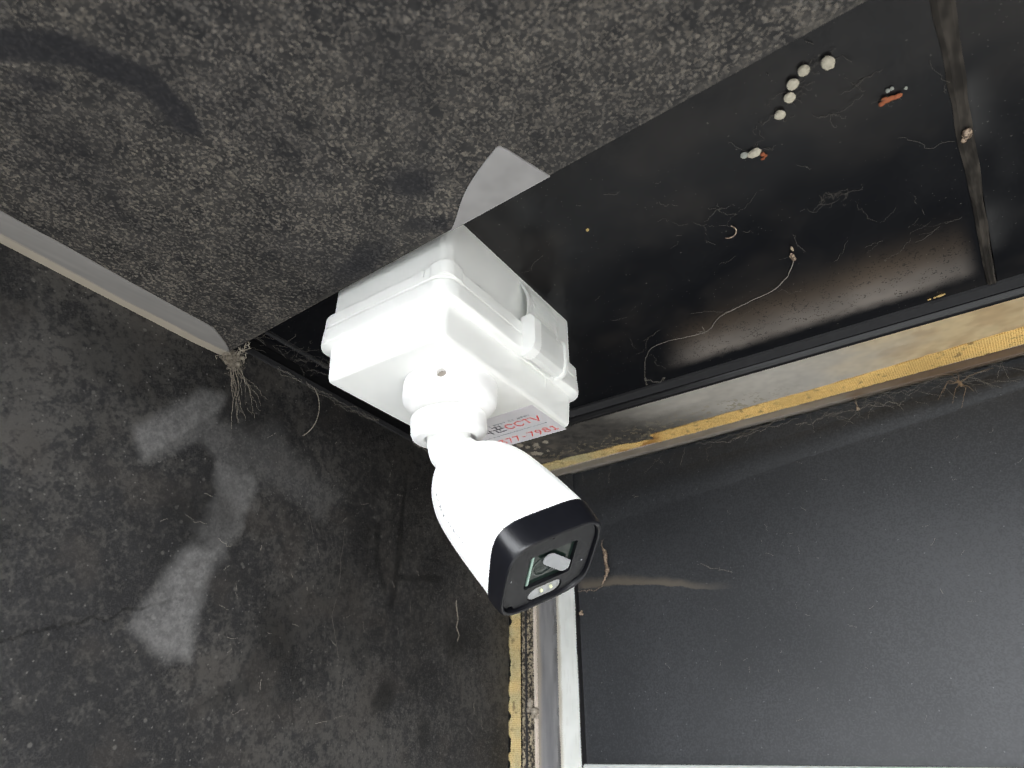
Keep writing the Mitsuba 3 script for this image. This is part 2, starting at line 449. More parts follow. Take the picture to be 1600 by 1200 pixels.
add('m_fluff', two(principled(proc(fluff_colour), .95, .05)))
add('m_web', two(principled((.22, .20, .175), .9, .1)))
add('m_web_dark', two(principled((.085, .078, .07), .9, .1)))
add('m_sac', two(principled(proc(lambda p, n, uv: mix((.37, .34, .27), (.55, .51, .41), fbm(p.x * 900, p.y * 900, p.z * 900, 2))), .85, .1)))
add('m_sac_grey', two(principled((.30, .31, .28), .8, .1)))
add('m_rust', two(principled(proc(lambda p, n, uv: mix((.20, .055, .022), (.38, .13, .06), fbm(p.x * 900, p.y * 900, p.z * 900, 2))), .7, .3)))
add('m_husk', two(principled(proc(lambda p, n, uv: mix((.10, .07, .05), (.42, .32, .24), smoothstep(.3, .7, fbm(p.x * 700, p.y * 700, p.z * 700, 2)))), .7, .3)))
add('m_straw', two(principled((.46, .32, .13), .6, .3)))
add('m_light_patch', two(principled(proc(lambda p, n, uv: mix((.225, .218, .215), (.30, .292, .288), fbm(p.x * 70, p.y * 70, 0, 3))), .6, .3)))
add('m_concrete', two(principled((.35, .34, .32), .8, .2)))
add('m_pale_rail', two(principled((.42, .43, .42), .5, .4)))
add('m_spider', two(principled((.20, .14, .09), .6, .3)))

# ------------------------------------------------------------------ the setting
def wall_x(y, off=0.0):
    return -.485 - .0734 * y + off

YD = .715                     # plane of the door frame
# granite soffit (near), its inner edge at y = .245
W0, W1 = -.13, .245
k = struct('ceiling')
obj('ceiling', prism([(wall_x(W0, .0006), W0), (1.6, W0), (1.6, W1), (wall_x(W1, .0006), W1)], .310, .3440), 'm_soffit')
k = struct('wall')
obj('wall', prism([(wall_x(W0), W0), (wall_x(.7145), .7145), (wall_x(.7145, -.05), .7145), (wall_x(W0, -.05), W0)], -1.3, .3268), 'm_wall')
struct('added_canopy')
obj('added_canopy', bevel_box(-.75, 1.75, W0 - .02, 1.1, .3462, .62, .004), 'm_concrete')  # unseen slab added overhead to stop light leaking in

# black metal ceiling panels above the granite edge
struct('metal_ceiling')
SX = .0595
def trim_y(x, off=0.0):
    return .6155 + .0378 * (x - .02) + off
obj('panel', prism([(wall_x(.2455, .0012), .2455), (SX - .0038, .2455), (SX - .0038, trim_y(SX, -.034)), (-.53, trim_y(-.53, -.034))], .3400, .3445), 'm_black_panel', parent='metal_ceiling')
obj('panel', prism([(SX + .0038, .2455), (1.6, .2455), (1.6, trim_y(1.6, -.034)), (SX + .0038, trim_y(SX, -.034))], .3402, .3445), 'm_black_panel', parent='metal_ceiling')
ys = np.linspace(.2458, trim_y(SX, -.0345), 40)
rings = []
for y in ys:
    t = (y - ys[0]) / (ys[-1] - ys[0])
    hw = .0058 * (1 - .45 * t) * (1 + .25 * (meshkit.noise(np.array([[y * 60, 1, 2]]))[0] - .5))
    dx = .0012 * (meshkit.noise(np.array([[y * 30, 5, 2]]))[0] - .5)
    rings.append([(SX + dx - hw, y, .3435), (SX + dx - hw * .9, y, .3392), (SX + dx - hw * .45, y, .3380), (SX + dx - hw * .2, y, .3388), (SX + dx + hw * .1, y, .3390), (SX + dx + hw * .5, y, .3381), (SX + dx + hw * .9, y, .3392), (SX + dx + hw, y, .3435)])
obj('seam', loft(rings), 'm_seam', smooth=40, parent='metal_ceiling')
# black channel where the metal ceiling meets the granite wall
def along_wall(x0, x1, z0, z1, y0=.2456, y1=.714):
    return prism([(wall_x(y0, x0), y0), (wall_x(y0, x1), y0), (wall_x(y1, x1), y1), (wall_x(y1, x0), y1)], z0, z1)
struct('wall_channel')
obj('back_plate', along_wall(-.03, -.0005, .3270, .3458), 'm_rubber', parent='wall_channel')
obj('lower_lip', along_wall(.0000, .0022, .3235, .3290), 'm_trim', parent='wall_channel')
obj('ceiling_lip', along_wall(.0215, .0255, .3372, .3399), 'm_trim', parent='wall_channel')

# ------------------------------------------------------------------ door frame and panel (vertical wall at y = YD)
df = thing('door_frame', 'dirty bare aluminium door frame with an upright jamb and a dusty head rail under the black ceiling', 'door frame')
X0, X1 = -.552, 1.6
obj('head_rail', prism([(X0, trim_y(X0)), (X1, trim_y(X1)), (X1, .7105), (X0, .7105)], .3405, .3460), 'm_rail', parent=df)
obj('head_lip', bevel_box(X0, X1, .7108, .7165, .3318, .3425, .0005), 'm_lip', parent=df)
obj('edge_highlight', bevel_box(X0, X1, .7098, .7112, .3399, .3432, .0003), 'm_edge_highlight', parent=df)  # thin pale strip painting the highlight on the rail edge
ZB = -.9
obj('groove', bevel_box(-.5200, -.4985, YD + .0035, YD + .010, ZB, .3315, .0003), 'm_groove', parent=df)
obj('groove_lip', bevel_box(-.5135, -.5118, YD + .001, YD + .0036, ZB, .3315, .0003), 'm_trim', parent=df)
obj('jamb_edge', bevel_box(-.4988, -.4943, YD - .0015, YD + .010, ZB, .3312, .0008), 'm_edge_highlight', parent=df)
obj('jamb_face', bevel_box(-.4943, -.4655, YD, YD + .010, ZB, .3314, .0003), 'm_jamb', parent=df)
obj('jamb_ridge', bevel_box(-.4662, -.4640, YD - .0022, YD + .008, ZB, .2310, .0005), 'm_jamb', parent=df)
# white strip with a slightly ragged right edge
zz = np.linspace(ZB, .2310, 240)
rag = .0012 * (meshkit.fbm(np.c_[zz * 45, zz * 0, zz * 0], 3, 4) - .5)
lft = [(-.4638 + .0008 * (meshkit.noise(np.array([[z * 30, 7., 0]]))[0] - .5), z) for z in zz]
rgt = [(-.4372 + r_, z) for r_, z in zip(rag, zz)][::-1]
m = trimesh.creation.extrude_polygon(Polygon(lft + rgt), .0045, engine='earcut')
obj('white_strip', put(m, frame([0, YD + .0035, 0], [1, 0, 0], [0, 0, 1], [0, -1, 0])), 'm_white_strip', parent=df)
obj('gasket', bevel_box(-.4373, -.4348, YD + .0005, YD + .009, ZB, .2312, .0006), 'm_rubber', parent=df)
obj('sill', bevel_box(-.4345, X1, YD - .001, YD + .012, -.050, -.0085, .001), 'm_pale_rail', parent=df)
labels[df + '__white_strip'] = {'label': 'white painted strip with a ragged edge'}

# black sheet with a buckle below the head
gx = np.linspace(-.4349, 1.6, 260)
gz = np.linspace(-.0082, .3325, 140)
GX, GZ = np.meshgrid(gx, gz)
fold = .2490 + (GX + .4258) * .112 + .004 * (meshkit.fbm(np.stack([GX * 9, GX * 0, GX * 0], -1), 2, 3) - .5)
fold = np.minimum(fold, .318)
top = .300 + (GX + .43) * .045
top = np.minimum(top, .330)
q = np.clip((GZ - fold) / np.maximum(top - fold, .006), 0, 1)
bul = .0022 * (np.sin(q * np.pi) ** 1.0) * (.6 + .8 * meshkit.fbm(np.stack([GX * 7, GZ * 0, GX * 0 + 3], -1), 2, 5))
zc = .1815 + (GX + .4294) * (-.10)
bul = bul + .0011 * np.exp(-((GZ - zc) / .006) ** 2) * np.clip(1 - (GX + .4294) / .24, 0, 1)
GY = YD + .0072 - bul + .0015 * (meshkit.fbm(np.stack([GX * 4, GZ * 4, GX * 0], -1), 2, 9) - .5)
V = np.stack([GX, GY, GZ], -1).reshape(-1, 3)
nx = len(gx)
ii, jj = np.meshgrid(np.arange(len(gz) - 1), np.arange(nx - 1), indexing='ij')
a = (ii * nx + jj).ravel()
F = np.vstack([np.c_[a, a + 1, a + nx + 1], np.c_[a, a + nx + 1, a + nx]])
front = trimesh.Trimesh(V, F, process=False)
bk = bevel_box(-.4338, 1.6, YD + .0125, YD + .030, -.0082, .3325, .0005)
thing('door_panel', 'matt black sheet filling the door frame, buckled along its top edge', 'panel')
flap = bevel_box(-.4800, -.4340, YD - .0016, YD + .0105, .2320, .3312, .0006)
obj('door_panel', cat([front, bk, flap]), 'm_door_panel', smooth=True)
struct('added_pillar')
obj('added_pillar', bevel_box(1.0, 1.7, W0, .7140, -1.3, .3095, .003), 'm_concrete')  # unseen block added to cut light from the right
struct('added_back_wall')
obj('added_back_wall', bevel_box(-.75, 1.75, YD + .04, 1.0, -1.3, .36, .002), 'm_concrete')  # unseen mass added behind the door to stop light leaks

# rubber trim between the black ceiling and the head rail
tr = thing('edge_trim', 'black rubber trim running between the black ceiling and the head rail', 'trim')
def along_rail(o0, o1, z0, z1):
    return prism([(X0, trim_y(X0, o0)), (X1, trim_y(X1, o0)), (X1, trim_y(X1, o1)), (X0, trim_y(X0, o1))], z0, z1)
obj('flat', along_rail(-.0338, -.0190, .3375, .3455), 'm_trim', parent=tr)
obj('bead', tube([(X0, trim_y(X0, -.0105), .3395), (.5, trim_y(.5, -.0105), .3395), (X1, trim_y(X1, -.0105), .3395)], .0062, 16), 'm_rubber', smooth=60, parent=tr)
obj('lip', along_rail(-.0032, -.0016, .3385, .3455), 'm_jamb', parent=tr)
obj('rear_channel', along_rail(-.0188, -.0004, .3425, .3456), 'm_hole', parent=tr)

# old scrim tape left on the head rail and on the jamb
def strip_xy(top, bot, n, rag, seed, z0, z1):
    f = lambda P, s: np.array([(x, np.interp(x, [p[0] for p in P], [p[1] for p in P]) + rag * (meshkit.fbm(np.array([[x * 130, s, 0.]]), 3, s)[0] - .5)) for x in np.linspace(P[0][0], P[-1][0], n)])
    A, B = f(top, seed), f(bot, seed + 1)
    return prism(np.vstack([A, B[::-1]]), z0, z1)
thing('adhesive_tape', 'thick yellow woven tape residue on the head rail, right of the thinner pale piece', 'tape')
obj('adhesive_tape', strip_xy([(-.3005, .6840), (-.10, .6835), (.075, .6760), (1.0, .674)], [(-.3005, .7085), (-.1, .7090), (.075, .7085), (1.0, .7085)], 500, .0022, 3, .3391, .3404), 'm_tape')
thing('adhesive_tape_001', 'thin pale yellow tape residue on the head rail beside the junction box', 'tape')
obj('adhesive_tape_001', strip_xy([(-.515, .6820), (-.436, .6840), (-.345, .6900), (-.3015, .6980)], [(-.515, .7080), (-.436, .7082), (-.345, .7082), (-.3015, .7085)], 260, .0045, 11, .3397, .3404), 'm_tape')
thing('adhesive_tape_002', 'frayed yellow woven tape down the upright jamb beside the granite wall', 'tape')
zz = np.linspace(ZB, .335, 700)
l_ = -.5372 + .0058 * np.clip(meshkit.fbm(np.c_[zz * 120, zz * 0, zz * 0], 4, 21) - .38, 0, 1) * 2
r_ = -.5200 + .0012 * (meshkit.fbm(np.c_[zz * 200, zz * 0 + 4, zz * 0], 3, 22) - .5)
m = trimesh.creation.extrude_polygon(Polygon(np.vstack([np.c_[l_, zz], np.c_[r_, zz][::-1]])), .0016, engine='earcut')
obj('adhesive_tape_002', put(m, frame([0, YD + .0008, 0], [1, 0, 0], [0, 0, 1], [0, -1, 0])), 'm_tape')
struct('jamb_backing')
obj('jamb_backing', bevel_box(-.60, -.4985, YD + .0012 + .0085, YD + .02, ZB, .34, .0004), 'm_groove')
obj('jamb_backing_mortar', bevel_box(-.60, -.5201, YD + .0010, YD + .0097, ZB, .3395, .0004), 'm_hole')
labels['jamb_backing_mortar'] = {'kind': 'structure'}

# grey sealant bead in the joint of soffit and granite wall
thing('sealant_bead', 'grey sealant bead smeared along the joint of granite soffit and granite wall', 'sealant')
rings = []
for y in np.linspace(W0 + .002, .249, 90):
    e = np.clip((.2495 - y) / .035, .02, 1) ** .6
    w = .0295 * e
    wob = .0010 * (meshkit.noise(np.array([[y * 55, 2., 0]]))[0] - .5)
    h = .0024 * e + .0004
    xw = wall_x(y)
    prof = []
    for a in np.linspace(0, math.pi / 2, 9):
        sa, ca = math.sin(a), math.cos(a)
        prof.append((xw + .0008 + (w + wob) * sa ** 1.25, y, .3095 - h * ca ** 1.25))
    prof = [(xw - .002, y, .3095 - h)] + prof + [(xw + w + wob, y, .3125), (xw - .002, y, .3125)]
    rings.append(prof)
obj('sealant_bead', loft(rings), 'm_sealant', smooth=50)

# thin grey sheet standing in for reflected light on the granite edge
thing('light_patch', 'thin grey patch standing in for reflected light on the granite soffit edge above the junction box', 'tape')
tp = spline([(-.2350, .2452), (-.2225, .2370), (-.2098, .2276), (-.1847, .2148), (-.1672, .2083)], 16).tolist() + [(-.1650, .2088)] + spline([(-.1630, .2128), (-.1585, .2290), (-.1540, .2452)], 8).tolist()
obj('light_patch', prism(tp, .3088, .3099), 'm_light_patch')

# ------------------------------------------------------------------ junction box
P0 = np.array([-.2457, .2544, 0.])
BT = np.array([-.0365, .9993, 0.])
BN = np.array([.9993, .0365, 0.])
MB = frame(P0, BN, BT, [0, 0, 1])
jb = thing('junction_box', 'white plastic junction box with a clip latch fixed under the black ceiling', 'junction box')
U0, V1 = -.1165, .1725
body = slab(U0, 0, 0, V1, [(.3402, .0002), (.3398, 0), (.2790, -.0002)], .0085)
obj('body', put(body, MB), 'm_plastic', smooth=40, parent=jb)
rim = slab(U0, 0, 0, V1, [(.2915, .0015), (.2912, -.0035), (.2903, -.0050), (.2890, -.0056), (.2800, -.0058), (.2792, -.0052), (.2788, -.0030)], .0085)
notch = man(bevel_box(-.0158, -.0142, -.012, .0006, .2838, .2935, .0001))
tab = slab(-.0140, .0058, -.0062, .02, [(.2935, .002), (.2925, .0003), (.284, 0)], .006)
rim2 = man(trimesh.Trimesh(rim.vertices, rim.faces)) - notch
obj('body_rim', put(tri(rim2), MB), 'm_plastic', smooth=35, parent=jb)
lid = slab(U0, 0, 0, V1, [(.2784, .0010), (.2781, -.0050), (.2772, -.0062), (.2668, -.0066), (.2652, -.0060), (.2643, -.0046), (.2639, -.0005), (.2630, .0012), (.2405, .0026), (.2385, .0032), (.2372, .0044), (.2365, .0062)], .0085)
lidm = man(trimesh.Trimesh(lid.vertices, lid.faces)) - man(bevel_box(.0003, .02, .0905, .1300, .2622, .2690, .0002)) - man(bevel_box(-.0022, .02, .0925, .1280, .2545, .2645, .0002))
obj('lid', put(tri(lidm), MB), 'm_plastic', smooth=30, parent=jb)
# hinge barrel on the far-left rim corner
hb = [bevel_box(U0 - .0085, U0 - .0040, .0005 + o, .0125 + o, .2655, .2885, .0012) for o in (.018, .142)]
obj('hinge', put(hb[0], MB), 'm_plastic', parent=jb)
obj('hinge', put(hb[1], MB), 'm_plastic', parent=jb)
# latch: bowed ribbed tab above, hook over the rims below
def side_prof(pts, v0, v1):
    """profile in (u, z) pushed along v"""
    m = trimesh.creation.extrude_polygon(Polygon(pts), v1 - v0, engine='earcut')
    return put(m, frame([0, v1, 0], [1, 0, 0], [0, 0, 1], [0, -1, 0]))
arc = spline([(.0002, .3360), (.0060, .3250), (.0092, .3120), (.0076, .2970), (.0060, .2925)], 18)
inner = arc - np.array([.0024, 0])
inner[0] = (-.0003, .3355)
lt = side_prof(np.vstack([arc, inner[::-1]]), .0895, .1310)
LK = obj('latch', put(lt, MB), 'm_plastic_grey', smooth=30, parent=jb)
ribs = []
for i in range(11):
    z = .3030 + i * .0028
    u = np.interp(z, arc[::-1, 1], arc[::-1, 0])
    ribs.append(bevel_box(u - .0006, u + .0011, .0945, .1302, z - .0008, z + .0006, .0003))
obj('ribs', put(cat(ribs), MB), 'm_plastic_grey', parent=LK)
labels[LK + '__ribs'] = {'kind': 'stuff'}
hook = side_prof([(.0052, .2935), (.0112, .2925), (.0150, .2890), (.0156, .2720), (.0140, .2655), (.0105, .2622), (.0055, .2618), (.0055, .2650), (.0068, .2668), (.0068, .2930)], .0925, .1300)
obj('hook', put(hook, MB), 'm_plastic_grey', smooth=30, parent=LK)
for v0, v1 in ((.0838, .0928), (.1296, .1325)):
    e = side_prof([(.0048, .2945), (.0135, .2945), (.0172, .2900), (.0175, .2700), (.0155, .2635), (.0110, .2600), (.0055, .2598), (.0055, .2650)], v0, v1)
    obj('hook_end', put(e, MB), 'm_plastic', smooth=30, parent=LK)
# cap at the near right corner of the rim
obj('rim_cap', put(slab(-.0138, .0066, -.0066, .016, [(.2938, .0045), (.2934, .0018), (.2922, .0004), (.2905, 0), (.2800, 0)], .0080), MB), 'm_plastic', smooth=40, parent=jb)

# ------------------------------------------------------------------ installer's sticker on the lid
st = thing('sticker', 'white sticker with red and black lettering on the underside of the junction box lid', 'sticker')
ZS = .2362
obj('backing', put(slab(-.0890, -.0078, .1175, .1702, [(.2366, 0), (ZS, 0)], .0008), MB), 'm_sticker', parent=st)
MS = frame(P0, BN, -BT, [0, 0, -1])            # text frame: x = u, y = -v, z down
def letter(text, height, u0, v, u1=None):
    m = meshkit.text_mesh(text, height, .00012)
    w = m.bounds[1][0] - m.bounds[0][0]
    s = (u1 - u0) / w if u1 else 1
    m.apply_translation([-m.bounds[0][0], 0, 0])
    m.apply_scale([s, 1, 1])
    m.apply_translation([u0, -v, -ZS + .00002])
    return put(m, MS)
obj('red_lettering', letter('CCTV', .0088, -.0475, .1432, -.0138), 'm_red', parent=st)
obj('phone_number', letter('377-7981', .0086, -.0690, .1655, -.0122), 'm_red', parent=st)
def ink(strokes, width, u, v, h):
    g = unary_union([LineString([(x * h, y * h) for x, y in s]).buffer(width / 2) for s in strokes])
    ms = [trimesh.creation.extrude_polygon(q_, .00012, engine='earcut') for q_ in getattr(g, 'geoms', [g])]
    m = cat(ms)
    m.apply_translation([u, -v, -ZS + .00002])
    return put(m, MS)
circ = lambda cx, cy, r: [(cx + r * math.cos(a), cy + r * math.sin(a)) for a in np.linspace(0, 2 * np.pi, 20)]
JANG = [[(.05, .95), (.55, .95)], [(.30, .95), (.02, .50)], [(.30, .80), (.58, .50)], [(.78, 1.05), (.78, .42)], [(.78, .75), (.98, .75)], circ(.52, .18, .20)]
SA = [[(.32, .98), (.28, .70), (.02, .25)], [(.29, .70), (.58, .28)], [(.78, 1.08), (.78, 0)], [(.78, .58), (1.0, .58)]]
GGUN = [[(.10, 1.0), (.44, 1.0), (.40, .66)], [(.54, 1.0), (.90, 1.0), (.86, .66)], [(0, .55), (1.0, .55)], [(.52, .55), (.52, .32)], [(.14, .38), (.14, .03), (.92, .03)]]
hk = .0100
obj('black_lettering', cat([ink(s_, .0011, u_, .1436, hk) for s_, u_ in ((JANG, -.0830), (SA, -.0712), (GGUN, -.0594))]), 'm_black_ink', parent=st)
obj('printed_line', put(bevel_box(-.0860, -.0143, .1491, .1496, ZS - .00014, ZS - .00001, .00003), MB), 'm_grey_ink', parent=st)
small = []
u_ = -.0690
for n_, gap in ((4, .0024), (4, .0024), (2, .0024), (4, .0)):
    for i in range(n_):
        g_ = [SA, GGUN, JANG][int(rng.integers(3))]
        small.append(ink(g_, .00032, u_, .1315, .0025))
        u_ += .0031
    u_ += gap
obj('small_lettering', cat(small), 'm_grey_ink', parent=st)

# ------------------------------------------------------------------ security camera
CC = np.array([-.2280, .3472, .1006])
CR = np.array([.4959, .7568, .4259]); CR /= np.linalg.norm(CR)
CD = np.array([-.6492, .6488, -.397]); CD -= (CD @ CR) * CR; CD /= np.linalg.norm(CD)
CB = np.cross(CR, CD)                            # from the face back to the mount
MC = frame(CC, CR, CD, CB)
sc = thing('security_camera', 'white bullet security camera with a black square front hanging under the junction box', 'security camera')
RC = np.array([-.2895, .3125])
ring = lathe([(.0340, .2368), (.0345, .2352), (.0345, .2260), (.0340, .2225), (.0322, .2200), (.0295, .2188), (.0280, .2185), (.0200, .2183)], 96)
ring.apply_translation([RC[0], RC[1], 0])
ring = trimesh.Trimesh(ring.vertices, ring.faces)
hole = np.array([RC[0] + .0337 * .68 - .0070 * .80, RC[1] - .0337 * .734 - .0070 * .5975, .2290])
hdir = np.array([hole[0] - RC[0], hole[1] - RC[1], 0]); hdir /= np.linalg.norm(hdir)
hs = trimesh.creation.cylinder(.0037, .012, sections=24)
hs.apply_transform(trimesh.geometry.align_vectors([0, 0, 1], hdir))
hs.apply_translation(hole)
hr = man(ring) - man(trimesh.Trimesh(hs.vertices, hs.faces))
MBASE = obj('mount_base', tri(hr), 'm_paint', smooth=35, parent=sc)
pl = trimesh.creation.cylinder(.0036, .0008, sections=24)
pl.apply_transform(trimesh.geometry.align_vectors([0, 0, 1], hdir))
pl.apply_translation(hole - hdir * .0042)
obj('screw', pl, 'm_hole_warm', parent=MBASE)
# collar nut
cax = np.array([.01, .16, -1.0]); cax /= np.linalg.norm(cax)
col = lathe([(.0150, .010), (.0262, .0100), (.0276, .0080), (.0280, .0050), (.0280, -.0035), (.0270, -.0066), (.0248, -.0085), (.0200, -.0092), (.0185, -.0080), (.0180, -.0020)], 96)
col.apply_transform(trimesh.geometry.align_vectors([0, 0, -1], cax))
col.apply_translation([-.2975, .3215, .2085])
obj('swivel_collar', col, 'm_paint', smooth=35, parent=sc)
def capsule(P, Rr):
    hulls = None
    for i in range(len(P) - 1):
        s = []
        for p_, r_ in ((P[i], Rr[i]), (P[i + 1], Rr[i + 1])):
            s.append(m3.Manifold.sphere(r_, 48).translate(list(map(float, p_))))
        h_ = m3.Manifold.batch_hull(s)
        hulls = h_ if hulls is None else hulls + h_
    return hulls
stem = capsule([(-.2975, .3215, .2120), (-.2985, .3235, .1975), (-.2965, .3235, .1905), (-.2900, .3330, .1890)], [.0165, .0160, .0158, .0130])
obj('stem', tri(stem), 'm_paint', smooth=50, parent=sc)
# body: squircle sections that bulge and close to a dome at the back
def squircle(h, w, cx, cy, e, n=96, M=MC):
    a = np.linspace(0, 2 * np.pi, n, endpoint=False)
    c, s = np.cos(a), np.sin(a)
    x = np.sign(c) * np.abs(c) ** (2 / e) * h + cx
    y = np.sign(s) * np.abs(s) ** (2 / e) * h + cy
    q_ = np.c_[x, y, np.full(n, w), np.ones(n)]
    return (q_ @ M.T)[:, :3]
from scipy.interpolate import PchipInterpolator
hw = PchipInterpolator([.010, .030, .046, .063, .079, .0945, .1045, .1115, .116, .1175], [.0356, .0360, .0362, .0360, .0351, .0311, .0244, .0165, .0085, .0012])
ws = np.r_[np.linspace(.010, .0945, 24), .1175 - .023 * (1 - np.sin(np.linspace(0, np.pi / 2, 20)[1:])) ** 1.0]
rings = []
for w in ws:
    kk = max(0, (w - .02) / .08)
    rings.append(squircle(float(hw(w)), w, -.0066 * kk, .0036 * kk, 4.3 - 1.9 * min(1, kk)))
BODY = obj('body', loft(rings), 'm_paint', smooth=30, parent=sc)
# tiny print along the left side of the body
pm = []
prng = np.random.default_rng(5)
for wv, yy, sz in ((.0830, -.0035, .0006), (.0800, -.0015, .0006), (.0760, .0008, .0016), (.0752, .0022, .0012), (.0700, .0038, .0013), (.0665, .0044, .0006), (.0640, .0046, .0006), (.0610, .0048, .0008), (.0580, .0048, .0013), (.0555, .0049, .0006), (.0530, .0048, .0009), (.0500, .0047, .0006), (.0460, .0046, .0006), (.0420, .0046, .0007)):
    kk = max(0, (wv - .02) / .08)
    h_ = float(hw(wv))
    e_ = 4.3 - 1.9 * min(1, kk)
    yl = yy - .0036 * kk
    x_ = -h_ * (max(0, 1 - abs(yl / h_) ** e_)) ** (1 / e_) - .0066 * kk
    for i in range(1 if sz < .001 else 3):
        dy, dw = (prng.uniform(-1, 1, 2) * sz) if sz >= .001 else (0, 0)
        pm.append(put(bevel_box(x_ - .00012, x_ + .0004, yy + dy - .0004, yy + dy + .0004, wv + dw - .0005, wv + dw + .0005, .00005), MC))
obj('printed_marks', cat(pm), 'm_grey_ink', parent=BODY)
labels[BODY + '__printed_marks'] = {'kind': 'stuff', 'label': 'row of tiny dark printed marks'}
# bezel
bz = []
for w, h_, e_ in ((.0215, .0352, 4.3), (.0212, .0362, 4.3), (.0205, .0366, 4.3), (.010, .0362, 4.3), (.0025, .0357, 4.3), (.0007, .0352, 4.3), (0, .0344, 4.3), (-.0001, .0336, 4.3), (.0003, .0329, 4.3), (.0010, .0325, 4.3), (.0062, .0320, 4.3), (.0066, .020, 4.3)):
    q_ = squircle(h_, w, 0, 0, e_, M=np.eye(4))
    if w > .005 and h_ > .033:
        q_[:, 2] = w * .92 * (1 - .20 * (q_[:, 1] / .035 + 1))
    bz.append(trimesh.transform_points(q_, MC))
BZ = obj('bezel', loft(bz), 'm_bezel', smooth=30, parent=sc)
fp = m3.Manifold(m3.Mesh(np.asarray(loft([squircle(.0319, .0024, 0, 0, 4.3, M=np.eye(4)), squircle(.0319, .0064, 0, 0, 4.3, M=np.eye(4))]).vertices, np.float32), np.asarray(loft([squircle(.0319, .0024, 0, 0, 4.3, M=np.eye(4)), squircle(.0319, .0064, 0, 0, 4.3, M=np.eye(4))]).faces, np.uint32)))
fp = fp - man(slab(-.0174, .0184, -.0174, .0140, [(.002, 0), (.0060, 0)], .0022)) - man(slab(-.0122, .0142, .0178, .0312, [(.002, 0), (.0060, 0)], .0064))
for sx in (-.0262, .0272):
    cy_ = trimesh.creation.cylinder(.0036, .01, sections=28); cy_.apply_translation([sx, .0292, .006])
    fp = fp - man(trimesh.Trimesh(cy_.vertices, cy_.faces))
mh = trimesh.creation.cylinder(.0009, .01, sections=16); mh.apply_translation([-.0028, -.0292, .006])
fp = fp - man(trimesh.Trimesh(mh.vertices, mh.faces))
FP = obj('face_plate', put(tri(fp), MC), 'm_face', smooth=30, parent=sc)
for sx in (-.0262, .0272):
    d_ = trimesh.creation.cylinder(.0034, .0008, sections=24); d_.apply_translation([sx, .0292, .0063])
    obj('screw_hole', put(d_, MC), 'm_hole', parent=FP)
d_ = trimesh.creation.cylinder(.00085, .0006, sections=16); d_.apply_translation([-.0028, -.0292, .0058])
obj('microphone_hole', put(d_, MC), 'm_hole', parent=FP)
for sx, sy in ((-.0285, -.0015), (.0266, .0070)):
    d_ = trimesh.creation.icosphere(2, .0005); d_.apply_translation([sx, sy, .0024])
    obj('dust_speck', put(d_, MC), 'm_pale_grey', smooth=True, parent=FP)
obj('lens_window', put(slab(-.0172, .0182, -.0172, .0138, [(.0048, 0), (.0056, 0)], .0020), MC), 'm_window', parent=sc)
obj('glass_edge_glint', put(bevel_box(-.0148, -.0130, -.0160, .0128, .0036, .0049, .0002), MC), 'm_edge_glint', parent=sc)  # pale green strip stands for the reflection along the glass edge
ann = trimesh.creation.annulus(.0080, .0090, .0005, sections=64); ann.apply_translation([-.0030, -.0008, .0046])
LN = obj('lens', put(ann, MC), 'm_lens', smooth=30, parent=sc)
dome = lathe([(.0074, .0049), (.0070, .0046), (.0060, .0042), (.0046, .0038), (.0028, .0035), (.0008, .0034)], 64)
dome.apply_translation([-.0030, -.0008, 0])
obj('dome', put(dome, MC), 'm_window', smooth=True, parent=LN)
tp_ = unary_union([LineString([(-.0022, -.0098), (.0128, .0046)]).buffer(.0048)]).intersection(Polygon([(-.02, -.02), (.0162, -.02), (.0162, .02), (-.02, .02)])).buffer(-.0006).buffer(.0006)
shape_ = trimesh.creation.extrude_polygon(tp_, .0007, engine='earcut'); shape_.apply_translation([0, 0, .0017])
obj('pale_shape', put(shape_, MC), 'm_pale_grey', smooth=30, parent=sc)  # pale rounded plate in front of the lens window
labels[sc + '__pale_shape'] = {'label': 'pale rounded shape across the lens window'}
LW = obj('led_window', put(slab(-.0116, .0136, .0184, .0306, [(.0030, .0004), (.0034, 0), (.0056, 0)], .0060), MC), 'm_led', parent=sc)
for i, sx in enumerate((-.0062, .0012, .0085)):
    s_ = trimesh.creation.icosphere(3, 1.0); s_.apply_scale([.0037, .0046, .0016]); s_.apply_translation([sx, .0245, .0032])
    obj('led', put(s_, MC), 'm_led', smooth=True, parent=LW)
for sx in (-.0022, .0052):
    s_ = trimesh.creation.icosphere(2, 1.0); s_.apply_scale([.0012, .0016, .0012]); s_.apply_translation([sx, .0222, .0020])
    obj('led_chip', put(s_, MC), 'm_led_chip', smooth=True, parent=LW)

# ------------------------------------------------------------------ small life: egg sacs, husks, cobwebs
ZC = .340
def sac(c, r, label, stretch=(1, 1.06, .66), seed=0, mat='m_sac', group='white spider egg sacs on the black ceiling'):
    k = numbered('egg_sac')
    thing(k, label, 'egg sac', group)
    obj(k, lump((c[0], c[1], ZC - r * .55), r * .94, seed, .24, 3, 2.0, stretch), mat, smooth=True)
sac((-.0295, .3110), .0033, 'round white egg sac at the low end of the row of five', seed=1)
sac((-.0212, .3020), .0034, 'white egg sac second from the low end, touching the one above it', seed=2)
sac((-.0172, .2942), .0036, 'white egg sac in the middle of the row of five', seed=3)
sac((-.0095, .2890), .0034, 'white egg sac fourth along the row, just before the gap', seed=4)
sac((.0028, .2920), .0037, 'oval white egg sac alone past the gap, nearest the ceiling seam', (1.0, 1.3, .8), seed=5)
sac((-.0520, .3305), .0034, 'elongated white egg sac beside a small rust brown husk', (1.35, .85, .8), seed=6)
k = numbered('egg_sac')
thing(k, 'shrivelled grey egg sac touching the elongated white one', 'egg sac', 'white spider egg sacs on the black ceiling')
